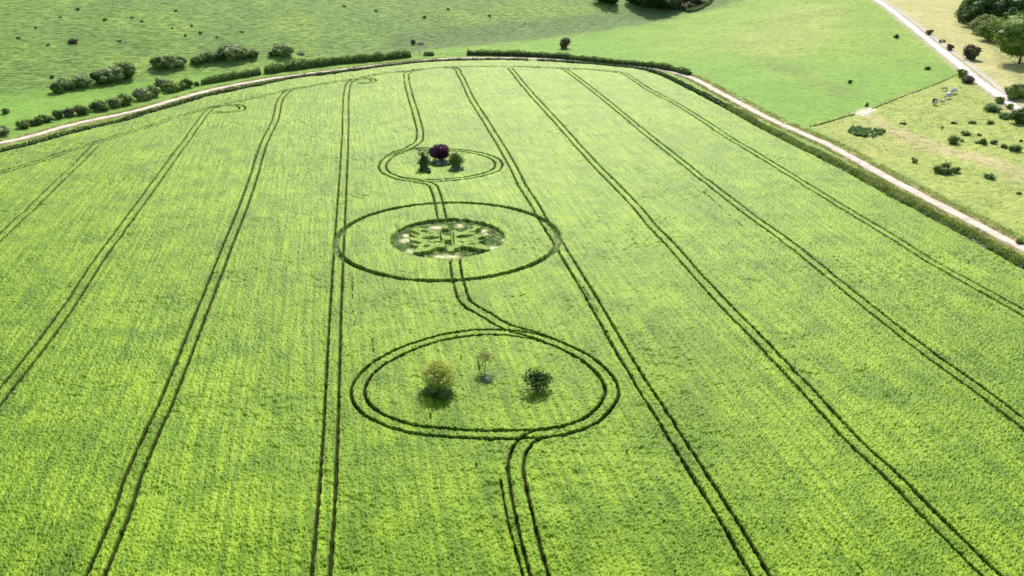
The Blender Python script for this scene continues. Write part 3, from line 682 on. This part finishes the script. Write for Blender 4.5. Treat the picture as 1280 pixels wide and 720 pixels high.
for i, (px, py, w_, h_, mt, lb) in enumerate([
    (73, 116, 5.4, 4.6, L_DARK, 'dark bush at the left end of the first clump on the hill foot'),
    (82, 112, 5.6, 5.2, L_MAY, 'cream topped bush in the first clump on the hill foot'),
    (91, 112, 4.4, 4.0, L_HEDGE, 'small dark bush in the middle of the first clump on the hill foot'),
    (103, 109, 7.0, 5.4, L_MAY, 'wide pale topped bush at the right of the first hill foot clump'),
    (129, 104, 8.0, 5.8, L_DARK, 'dark bush at the left end of the second hill foot clump'),
    (143, 100.5, 8.0, 6.4, L_MAY, 'pale topped bush in the middle of the second hill foot clump'),
    (157, 97, 8.4, 7.2, L_HEDGE, 'tallest bush at the right of the second hill foot clump'),
    (199, 86, 6.8, 5.4, L_HEDGE, 'dark bush at the left of the third hill foot clump'),
    (212, 85, 7.4, 5.8, L_MAY, 'hawthorn bush in the middle of the third hill foot clump'),
    (225, 82, 6.4, 4.8, L_MAY, 'pale topped bush at the right of the third hill foot clump'),
    (248, 79, 6.0, 3.0, L_HEDGE, 'low spreading bush left of the flowering clump'),
    (262, 76.5, 7.0, 4.2, L_HEDGE, 'dark bush at the left of the fourth, flowering clump'),
    (273, 75, 6.4, 4.6, L_DARK, 'dark bush just left of the tall flowering hawthorn'),
    (288, 73.5, 9.0, 7.6, L_MAY, 'tall cream flowering hawthorn, biggest bush on the hill foot'),
    (303, 72.5, 7.0, 5.4, L_MAY, 'pale bush right of the tall flowering hawthorn'),
    (315, 71.5, 5.6, 3.6, L_HEDGE, 'low dark bush at the right end of the flowering clump'),
    (342, 70, 4.6, 3.0, L_HEDGE, 'small low bush left of the lone round bush'),
    (354, 69, 8.4, 6.0, L_MAY, 'lone round bush near the white trough'),
    (92, 53, 4.6, 2.0, L_BROWN, 'grey brown dead looking bush out on the open hill'),
    (7, 142, 2.8, 2.0, L_DARK, 'lone small dark bush in the bright meadow at the left edge'),
    (66, 97, 1.9, 1.2, L_DARK, 'tiny dark bush on the hill above the first clump'),
    (517, 54.5, 2.8, 2.0, L_BROWN, 'brown bush beside the white trough on the hill foot')]):
    bush(px, py, w_, h_, mt, lb, 200+i*3, ls=.5, group=HB)
# low scrubby dots on the hill, countable ones
r = random.Random(5)
SD = [(97, 12), (131, 25), (220, 14), (240, 33), (24, 48), (60, 56), (150, 52), (178, 27), (215, 36), (250, 42), (301, 40), (165, 22), (75, 22), (232, 45), (271, 47), (530, 22), (470, 14), (430, 8), (560, 12), (612, 20), (655, 30), (45, 35)]
SDL = ['tuft of scrub near the top of the hill, %s' % q for q in ()]
def _where(px, py):
    h = 'high' if py < 20 else ('half way up' if py < 38 else 'low')
    anc = [(92, 53, 'grey brown dead bush'), (288, 66, 'tall flowering hawthorn'), (145, 95, 'second hill foot clump'), (212, 80, 'third hill foot clump'), (525, 53, 'brown bush and trough'), (354, 62, 'lone round bush'), (705, 53, 'lone brownish tree'), (0, 60, 'left picture edge')]
    a = min(anc, key=lambda q: abs(q[0]-px)+.6*abs(q[1]-py))
    side = 'left of' if px < a[0]-25 else ('right of' if px > a[0]+25 else 'straight above')
    return h, side, a[2]
_used = {}
for k_, (px, py) in enumerate(SD):
    h_, sd_, an_ = _where(px, py); sz = ('tiny', 'small', 'low', 'flat', 'little')[_used.get((h_, sd_, an_), 0)]; _used[(h_, sd_, an_)] = _used.get((h_, sd_, an_), 0)+1
    nth = ('', ' (nearer it)', ' (second one)', ' (third one)', ' (fourth one)')[_used[(h_, sd_, an_)]-1]
    SDL.append('%s scrub tuft %s on the hill, %s the %s' % (sz, h_, sd_, an_))
for i, (px, py) in enumerate(SD):
    bush(px, py, 1.3+1.3*r.random(), .5+.4*r.random(), L_SCRUB if i % 3 else L_DARK, SDL[i], 300+i, ls=.4, group='scrub tufts dotted on the rough hill', cat='scrub', name='scrub_tuft')

# lone tree beyond the track and wood at the head of the valley
tree(705, 60.5, 6.6, 5.6, L_BROWN, 'lone dark brownish tree in the meadow beyond the track', 41, trunk_h=.3, ls=.42, name='hawthorn_tree', nb=20, ground=True)
VG = 'trees at the head of the valley'
for i, (px, py, h_, w_, lb) in enumerate([
    (755, 2, 9, 11, 'dark tree on the left, set apart from the valley wood'),
    (764, 4, 8, 9, 'smaller dark tree just right of the set apart valley tree'),
    (796, 4, 12, 13, 'leftmost big dark tree of the valley wood'),
    (808, 8, 12, 13, 'second big dark tree from the left of the valley wood'),
    (820, 9, 13, 14, 'middle big dark tree of the valley wood'),
    (832, 11, 12, 12, 'front right dark tree of the valley wood with a bluish crown'),
    (842, 8, 10, 11, 'rightmost dark tree of the valley wood'),
    (812, -3, 14, 14, 'tree at the back of the valley wood on the left'),
    (830, -3, 14, 14, 'tree at the back of the valley wood on the right')]):
    tree(px, py+1.5, h_*.75, w_*1.3, L_WOOD, lb, 420+i*5, trunk_h=.3, ls=.8, group=VG, name='broadleaf_tree', nb=22, nl=3600)
for i, (px, py, w_, h_, lb) in enumerate([
    (852, 12, 6, 3.4, 'pinkish brown scrub bush just right of the valley wood'), (861, 10, 6, 3.6, 'brown scrub bush in the hollow beside the valley wood'),
    (868, 4, 7, 4.6, 'tall brown bush at the back of the hollow'), (856, 3, 7, 5.4, 'dark bush between the valley wood and the hollow'), (878, 5, 5, 2.8, 'grey brown bush at the right end of the hollow')]):
    bush(px, py, w_, h_, L_BROWN, lb, 470+i*3, ls=.6, group='scrub in the hollow by the valley wood')
px_hedge([(858, 15), (868, 13.5), (878, 9), (886, 4), (889, -2)], 1.4, 1.6, L_HEDGE, 'curved dark hedge round the rim of the hollow', 39, ls=.5, per_m=40, wob=.3)

# wood in the upper right corner
WG = 'woodland trees in the upper right corner'
for i, (px, py, h_, w_, mt, lb) in enumerate([
    (1207, 16, 6.5, 6, L_MID, 'small outer tree at the left tip of the corner wood'),
    (1207, 27, 7, 8, L_WOOD, 'low dark tree at the front left of the corner wood'),
    (1218, 33, 9, 10, L_WOOD, 'front tree of the corner wood with a greyish crown'),
    (1229, 42, 8, 10, L_MAY, 'brownish tinted tree in the front row of the corner wood'),
    (1241, 50, 9, 11, L_MID, 'rounded front tree left of the big corner tree'),
    (1222, 20, 13, 13, L_WOOD, 'tall tree behind the left front of the corner wood'),
    (1240, 34, 16, 15, L_WOOD, 'tallest dark tree in the middle of the corner wood'),
    (1256, 38, 15, 15, L_WOOD, 'deep shaded tree behind the big corner tree'),
    (1236, 12, 14, 15, L_WOOD, 'back tree of the corner wood near the top edge'),
    (1258, 14, 15, 15, L_MID, 'second back tree of the corner wood near the top edge'),
    (1274, 78, 17, 18, L_MID, 'big bright green tree on the right edge with shade beneath it'),
    (1296, 62, 17, 18, L_WOOD, 'large tree mostly cut off behind the big corner tree'),
    (1284, 30, 16, 16, L_WOOD, 'dark tree at the right edge high in the corner'),
    (1310, 85, 15, 16, L_WOOD, 'tree beyond the right edge beside the big corner tree')]):
    if px > 1300: continue
    tree(px, py+1, h_*1.25, w_*1.45, mt, lb, 500+i*5, trunk_h=h_*.02 if i != 10 else 1.6, ls=.7, group=WG, name='broadleaf_tree', nb=int(26+w_), nl=7500)
RB = 'bushes near the upper right road'
for i, (px, py, w_, h_, mt, lb) in enumerate([
    (1213, 74, 7.0, 8.0, L_BROWN, 'tall grey brown bush standing alone between road and wood'),
    (1162, 43, 3.4, 3.4, L_DARK, 'dark round bush on the far side of the road, highest up the slope'),
    (1176, 53, 3.2, 1.6, L_BROWN, 'low brown bush by the road between two dark round ones'),
    (1187, 62.5, 3.4, 3.4, L_BROWN, 'dark round bush touching the white rail, lower of two'),
    (1202, 96, 4.4, 4.2, L_MID, 'green bush at the field corner left of the road'),
    (1209, 103, 5.4, 3.6, L_BROWN, 'brownish bush below the green corner bush left of the road'),
    (1120, 47.5, 2.6, 1.8, L_DARK, 'small dark bush alone in the green slope left of the road'),
    (1158, 87, 2.4, 1.4, L_DARK, 'small dark bush in the green slope nearer the field corner'),
    (1241, 139, 6.0, 2.7, L_SCRUB, 'low round green bush below the road near the right edge'),
    (1250, 129, 3.6, 2.2, L_MID, 'small green bush touching the lower side of the road'),
    (1262, 136, 2.6, 2.0, L_MID, 'little bush at the end of the road beside the big dark bush'),
    (1266, 124, 6.5, 7.2, L_MID, 'tall bush right of the rail at the bottom of the road'),
    (1279, 122, 7.0, 6.6, L_BROWN, 'brownish tall bush at the right edge above the road end'),
    (1277, 154, 7.5, 6.2, L_DARK, 'large dark bush at the right edge below the road end'),
    (1256, 148, 4.2, 1.8, L_SCRUB, 'low scrub bush left of the large dark edge bush'),
    (1083, 133, 1.6, 1.4, L_DARK, 'small dark bush just above the chalk patch'),
    (1062, 104, 2.2, 1.3, L_DARK, 'small dark bush in the open green slope above the fence line')]):
    bush(px, py, w_, h_, mt, lb, 600+i*3, ls=.42 if py > 80 else .5, group=RB)
PB = 'small bushes dotted over the right pasture'
for i, (px, py, w_, h_, mt, lb) in enumerate([
    (1191, 179, 4.2, 3.0, L_HEDGE, 'largest dark bush in the middle of the dotted pasture bushes'),
    (1207, 169, 3.0, 1.9, L_HEDGE, 'dark bush above right of the largest pasture bush'),
    (1202, 177, 1.2, .8, L_SCRUB, 'tiny green bush at the right foot of the largest pasture bush'),
    (1191, 154.5, 2.0, 1.0, L_HEDGE, 'small flat dark bush highest in the pasture, left one'),
    (1215, 154.5, 2.4, 1.4, L_HEDGE, 'small dark bush highest in the pasture, middle one'),
    (1237, 154.5, 2.8, 1.6, L_HEDGE, 'small dark bush highest in the pasture, right one'),
    (1224, 170, 1.4, 1.1, L_HEDGE, 'tiny dark bush right of the upper pasture bush'),
    (1221, 180, 1.8, 1.2, L_HEDGE, 'small dark bush at the left of the pasture row of four'),
    (1230, 180.5, 3.0, 2.2, L_HEDGE, 'dark bush, second in the pasture row of four'),
    (1241, 180, 2.3, 1.7, L_HEDGE, 'dark bush, third in the pasture row beside a pale post'),
    (1255, 184.5, 2.4, 1.4, L_HEDGE, 'dark bush at the right of the pasture row of four'),
    (1269, 189, 3.4, 2.5, L_HEDGE, 'dark bush right of the pasture row near the right edge'),
    (1263, 188.5, 1.1, .8, L_HEDGE, 'tiny dark bush touching the rightmost pasture bush'),
    (1275, 177, 1.2, 1.0, L_HEDGE, 'tiny dark bush at the right edge above the others'),
    (1179, 215, 5.4, 3.2, L_HEDGE, 'wide dark grey bush lowest in the pasture'),
    (1195, 215, 2.4, 1.8, L_HEDGE, 'small dark bush just right of the wide lowest one'),
    (1142.5, 203, 2.0, 1.8, L_HEDGE, 'small dark bush left of the wide lowest one'),
    (1237, 223, 3.2, 1.4, L_SCRUB, 'low green bush right of the lowest pasture bushes'),
    (1275, 243, 1.6, .9, L_HEDGE, 'tiny dark bush low at the right edge'),
    (1177, 161, 1.0, 1.6, L_GREY, 'thin grey bush below the cattle'),
    (1128, 155, 3.4, .9, L_BROWN, 'low brown bush beside the bare earth path'),
    (1285, 193, 3.0, 1.2, L_MID, 'low green bush cut by the right edge'),
    (1274, 304, 2.4, 1.0, L_MID, 'low green bush beside the track at the right edge')]):
    bush(px, py, w_*.88, h_*.88, mt, lb, 700+i*3, ls=.32, group=PB)
# bramble thicket
P0, P1 = at(1055, 165), at(1105, 166)
wth = np.linalg.norm(P1-P0)
bush(1079, 166, wth*1.0, 1.2, L_SCRUB, 'wide low bramble thicket beside the bare earth path', 801, ls=.34, d_=15, nb_=120, dens=1.5, cat='thicket', name='bramble_thicket')
bush(1101, 165, 4.5, 1.2, L_MID, 'low green tail end of bramble right of the thicket', 802, ls=.32, d_=3)
blades_mat = L_VERGE

# ------------------------------------------------------------------ fences, rail, trough, cattle
def fence(l, label, post_h=1.2, gap=3.5, mat=M_WOOD, railm=M_WIRE, rails=(.5, .85, 1.15), rr=.012, pr=.06, group=None, name='wire_fence', rn='wire', weeds=None):
    L = smooth_line(pts(l), 1.0); s = np.r_[0, np.cumsum(np.linalg.norm(np.diff(L, axis=0), axis=1))]
    n = int(s[-1]/gap)+1; tt = np.linspace(0, s[-1], n); X_ = np.interp(tt, s, L[:, 0]); Y_ = np.interp(tt, s, L[:, 1]); Z_ = terrain(X_, Y_)
    c = (float(X_.mean()), float(Y_.mean()), float(terrain(X_.mean(), Y_.mean())))
    root = empty(name, c, label, 'fence', group)
    base = MB(); base.tube([(0, 0, -.4), (0, 0, post_h*.97), (0, 0, post_h)], [pr, pr*.95, pr*.5], 6)
    first = base.build('post', mat, root)
    for i in range(n):
        o = first if i == 0 else first.copy()
        if i: C.objects.link(o); o.parent = root
        o.location = (X_[i]-c[0], Y_[i]-c[1], Z_[i]-c[2])
    for z in rails:
        mb = MB(); mb.tube(np.stack([X_-c[0], Y_-c[1], Z_-c[2]+z], 1), rr, 4); mb.build(rn, railm, root)
    return root
fence([(1012, 159), (1040, 151), (1068, 143)], 'wire fence from the track up to the chalk patch', group='field fences')
fence([(1090, 136), (1130, 120), (1165, 107), (1198, 93)], 'wire fence from the chalk patch up to the road corner', group='field fences')
hedge(smooth_line(pts([(1012, 159.4), (1040, 151.4), (1068, 143.4)]), 1.0), .2, .4, L_HEDGE, 'dark line of rank growth under the fence below the chalk patch', 810, ls=.28, per_m=16, cat='overgrowth', name='fence_line_weeds', wob=.5)
hedge(smooth_line(pts([(1090, 136.3), (1130, 120.3), (1165, 107.3), (1198, 93.3)]), 1.0), .10, .2, L_SCRUB, 'thin line of rank growth under the fence above the chalk patch', 811, ls=.28, per_m=16, cat='overgrowth', name='fence_line_weeds', wob=.6)
fence([(517, 71), (530, 70.6)], 'short stretch of pale fence in the gap left of the hedge clump', mat=M_PALEBARK, railm=M_PALEBARK, rails=(.5, .9, 1.2), rr=.05, pr=.09, gap=2.4, name='rail_fence', rn='rail', group='pale fences by the clearing')
fence([(543, 69.6), (556, 69.6), (572, 69.2), (583, 69)], 'pale fence between the hedge clump and the narrow hedge', mat=M_PALEBARK, railm=M_PALEBARK, rails=(.6, 1.1), rr=.04, pr=.08, gap=3, name='rail_fence', rn='rail', group='pale fences by the clearing')
fence([(526, 68), (524, 62), (521, 56)], 'pale fence running up from the clearing to the trough', mat=M_PALEBARK, railm=M_PALEBARK, rails=(.6, 1.1), rr=.04, pr=.08, gap=3, name='rail_fence', rn='rail', group='pale fences by the clearing')
fence([(1073, -22), (1103, 0), (1137, 23), (1166, 46), (1200, 71), (1233, 97), (1262, 122)], 'white railed fence along the far side of the upper right road', mat=M_WHITE, railm=M_WHITE, rails=(.55, 1.05), rr=.07, pr=.09, gap=4, name='rail_fence', rn='rail')
def trough(px, py, label, sc=1.0, rz=0.3):
    P = at(px, py); root = empty('water_trough', (P[0], P[1], float(terrain(P[0], P[1]))+.05), label, 'trough', 'pale troughs on the hill foot'); root.rotation_euler = (0, 0, rz); root.scale = (sc, sc, sc)
    mb = MB(); L_, W_, H_, T_ = 2.6, .9, .65, .08
    mb.box((0, -W_/2, H_/2), (L_, T_, H_)); mb.box((0, W_/2, H_/2), (L_, T_, H_)); mb.box((-L_/2-.002, 0, H_/2), (T_, W_-T_, H_-.004)); mb.box((L_/2+.002, 0, H_/2), (T_, W_-T_, H_-.004)); mb.box((0, 0, .06), (L_-T_, W_-T_, .08))
    mb.build('basin', M_STONE, root)
    mb = MB(); mb.box((0, 0, H_-.14), (L_-T_-.01, W_-T_-.01, .02)); m, t, b = new_mat('trough_water'); b.inputs['Base Color'].default_value = (.03, .04, .04, 1); b.inputs['Roughness'].default_value = .08
    mb.build('water', m, root)
    mb = MB(); mb.box((-L_/2-.22, 0, .12), (.16, .5, .3)); mb.box((L_/2+.22, 0, .12), (.16, .5, .3)); mb.build('foot', M_STONE, root)
trough(376, 67.5, 'white trough right of the lone round bush', 1.2)
trough(526, 54.8, 'white trough beside the brown bush above the clearing', 1.1, .1)

def skin_body(name, verts, edges, radii, mat, root, sub_=2):
    me = bpy.data.meshes.new(name); me.from_pydata(verts, edges, []); me.materials.append(mat)
    o = bpy.data.objects.new(name, me); C.objects.link(o)
    sk = o.modifiers.new('skin', 'SKIN'); sk.use_smooth_shade = True
    # skin data layer
    if not me.skin_vertices:
        bpy.context.view_layer.objects.active = o
        bpy.ops.mesh.customdata_skin_add()
    for i, rr in enumerate(radii): me.skin_vertices[0].data[i].radius = rr if isinstance(rr, tuple) else (rr, rr)
    me.skin_vertices[0].data[0].use_root = True
    sb = o.modifiers.new('sub', 'SUBSURF'); sb.levels = 1; sb.render_levels = 2
    o.parent = root
    return o
def coat(name, base, patch, thr, seed):
    m, t, b = new_mat(name); tc = N(t, 'ShaderNodeTexCoord'); mp = N(t, 'ShaderNodeMapping'); mp.inputs['Location'].default_value = (seed, seed*.7, 0); t.links.new(tc.outputs['Object'], mp.inputs[0])
    n = noise_node(t, 1.1, 1, mp.outputs[0]); r_ = ramp(t, n.outputs[0], [(thr-.02, base), (thr+.02, patch)]); t.links.new(r_.outputs[0], b.inputs['Base Color']); b.inputs['Roughness'].default_value = .7
    return m
HORN = simple('horn', (.5, .45, .35), .5, .1); SKINM = simple('muzzle', (.35, .22, .2), .6, .1)
def cow(px, py, rz, sc, mat, label, graze=True, legm=None):
    P = at(px, py); root = empty('cow', (P[0], P[1], float(terrain(P[0], P[1]))+.05), label, 'cow', 'cattle grazing in the right pasture'); root.rotation_euler = (0, 0, rz); root.scale = (sc,)*3
    hd = (1.55, 0, .45) if graze else (1.65, 0, 1.45)
    V = [(0, 0, 1.0), (.55, 0, 1.0), (.95, 0, 1.08), (-.5, 0, 1.02), (-.85, 0, 1.1), (1.28, 0, .88 if graze else 1.35), hd, (hd[0]+(.12 if graze else .38), 0, hd[2]-.3 if graze else hd[2]-.12)]
    E = [(0, 1), (1, 2), (0, 3), (3, 4), (2, 5), (5, 6), (6, 7)]; Rr = [(.50, .54), (.46, .5), (.34, .4), (.46, .5), (.32, .36), (.17, .22), (.15, .16), (.09, .1)]
    for sx, j, nm_ in ((.75, 2, 'f'), (-.8, 4, 'h')):
        for sy in (-.22, .22):
            b = len(V)
            if nm_ == 'f': V += [(sx, sy, .78), (sx+.02, sy, .42), (sx-.01, sy, .05)]
            else: V += [(sx, sy, .82), (sx-.1, sy, .46), (sx-.02, sy, .05)]
            E += [(j if nm_ == 'h' else 1, b), (b, b+1), (b+1, b+2)]; Rr += [.15, .075, .06]
    b = len(V); V += [(-1.08, 0, 1.12), (-1.14, 0, .75), (-1.12, 0, .45)]; E += [(4, b), (b, b+1), (b+1, b+2)]; Rr += [.05, .03, .045]
    skin_body('body', V, E, Rr, mat, root)
    for sy in (-1, 1):
        mb = MB(); mb.tube([(hd[0]-.08, sy*.1, hd[2]+.12), (hd[0]-.1, sy*.24, hd[2]+.1), (hd[0]-.1, sy*.32, hd[2]+.04)], [.05, .07, .02], 6); mb.build('ear', mat, root, True)
        mb = MB(); mb.tube([(hd[0]-.02, sy*.08, hd[2]+.15), (hd[0]+.0, sy*.18, hd[2]+.24), (hd[0]+.04, sy*.17, hd[2]+.34)], [.03, .022, .006], 6); mb.build('horn', HORN, root, True)
    for sy in (-1, 1):
        mb = MB(); mb.tube([(hd[0]+.03, sy*.12, hd[2]+.05), (hd[0]+.04, sy*.155, hd[2]+.05)], [.022, .012], 6); mb.build('eye', M_EYE, root)
    return root
M_EYE = simple('eye', (.02, .02, .02), .2, .05)
BW = coat('black_white_coat', (.012, .012, .012), (.75, .74, .7), .54, 1.7)
WB = coat('white_coat', (.78, .76, .72), (.78, .75, .7), .5, 3.1); WS = coat('white_spotted_coat', (.8, .78, .74), (.03, .03, .03), .60, 8.3)
CR = coat('cream_coat', (.66, .60, .42), (.74, .70, .55), .5, 2.2)
cow(1167.5, 131, R(80), 1.45, BW, 'black and white cow, leftmost of the group')
cow(1185, 123.5, R(215), 1.55, WS, 'large white cow with dark spots, in front of the other white one')
cow(1191.5, 117, R(35), 1.4, WB, 'plain white cow just behind the spotted white one')
cow(1180.5, 113.5, R(175), 1.0, CR, 'small cream calf standing furthest back')
cow(1177.5, 129.5, R(160), .85, WS, 'small spotted calf between the black and white cow and the white cows')
mb = MB(); mb.tube([(0, 0, -.2), (0, 0, .9), (0, 0, 1.5)], [.1, .09, .06], 7); o = mb.build('post', M_WHITE); P = at(1246.5, 183.5); o.location = (P[0], P[1], float(terrain(P[0], P[1])))
tag(o, 'short pale post beside the row of small dark bushes', 'post')

# ------------------------------------------------------------------ verge grasses and flowers
rg = np.random.default_rng(3)
def along(L, n, off0, off1, seed):
    r_ = np.random.default_rng(seed); s = np.r_[0, np.cumsum(np.linalg.norm(np.diff(L, axis=0), axis=1))]; t = r_.random(n)*s[-1]
    T = np.gradient(L, axis=0); T /= np.linalg.norm(T, axis=1, keepdims=True); o_ = off0+(off1-off0)*r_.random(n)
    cl = vnoise(t/2.0, o_/1.0, seed); k = cl > .35
    x = np.interp(t, s, L[:, 0])+np.interp(t, s, T[:, 1])*o_; y = np.interp(t, s, L[:, 1])-np.interp(t, s, T[:, 0])*o_
    return np.stack([x, y], 1)[k]
zc = CT*PATH[:, 1]+ST*HC; pxp = 640+F*PATH[:, 0]/zc
PR = PATH[pxp > 850]; PLf = PATH[pxp < 560]
G1 = np.concatenate([along(PR, 9000, -1.7, -5.0, 1), along(PR, 6000, 1.7, 3.6, 2), along(PLf, 6000, 1.8, 5.5, 4), along(PLf, 5000, -1.8, -3.6, 5)])
blades(G1, .35, L_VERGE, 'verge_grass', 'long pale grass on the verges of the chalk track', 'grass', 6, wd=.16)
fl = sub(900, 1480, -.75); zf = CT*fl[:, 1]+ST*HC; 
FP = along(fl[(640+F*fl[:, 0]/zf) > 985], 5200, -.5, .6, 9)
FP = FP[vnoise(FP[:, 0]/7, FP[:, 1]/7, 99)+.25*(rg.random(len(FP))-.5) > .5]
mb = MB(); z = terrain(FP[:, 0], FP[:, 1])+.35+.5*rg.random(len(FP)); mb.quads(leaves(np.concatenate([FP, z[:, None]], 1), .26, 12)); o = mb.build('wild_flowers', L_FLOWER)
tag(o, 'drifts of white wild flowers along the foot of the weedy bank', 'flowers', None, 'stuff')
# tussocks in the rough right hand pasture
pp = np.array([at(*q) for q in [(1020, 163), (1130, 122), (1225, 104), (1290, 150), (1400, 240), (1400, 365), (1247, 288), (1108, 215)]])
mn, mx = pp.min(0), pp.max(0); Q = mn+(mx-mn)*rg.random((50000, 2)); Q = Q[in_poly(Q[:, 0], Q[:, 1], pp)]
Q = Q[vnoise(Q[:, 0]/1.6, Q[:, 1]/1.6, 120)*.7+.3*vnoise(Q[:, 0]/9, Q[:, 1]/9, 121) > .60]
blades(Q, .2, L_VERGE, 'rough_grass', 'tufts of rough grass in the right hand pasture', 'grass', 14, wd=.2)

# tussocks scattered over the rough hill
Q = np.stack([-330+490*rg.random(160000), 300+420*rg.random(160000)], 1); hq = hilln(Q[:, 0], Q[:, 1])
Q = Q[(hq > 8) & (vnoise(Q[:, 0]/2.4, Q[:, 1]/1.6, 130)*.75+.25*vnoise(Q[:, 0]/30, Q[:, 1]/30, 131) > .70)]
blades(Q, .30, L_SCRUB, 'hill_grass', 'dark tussocky grass scattered over the rough hill', 'grass', 15, wd=.3)
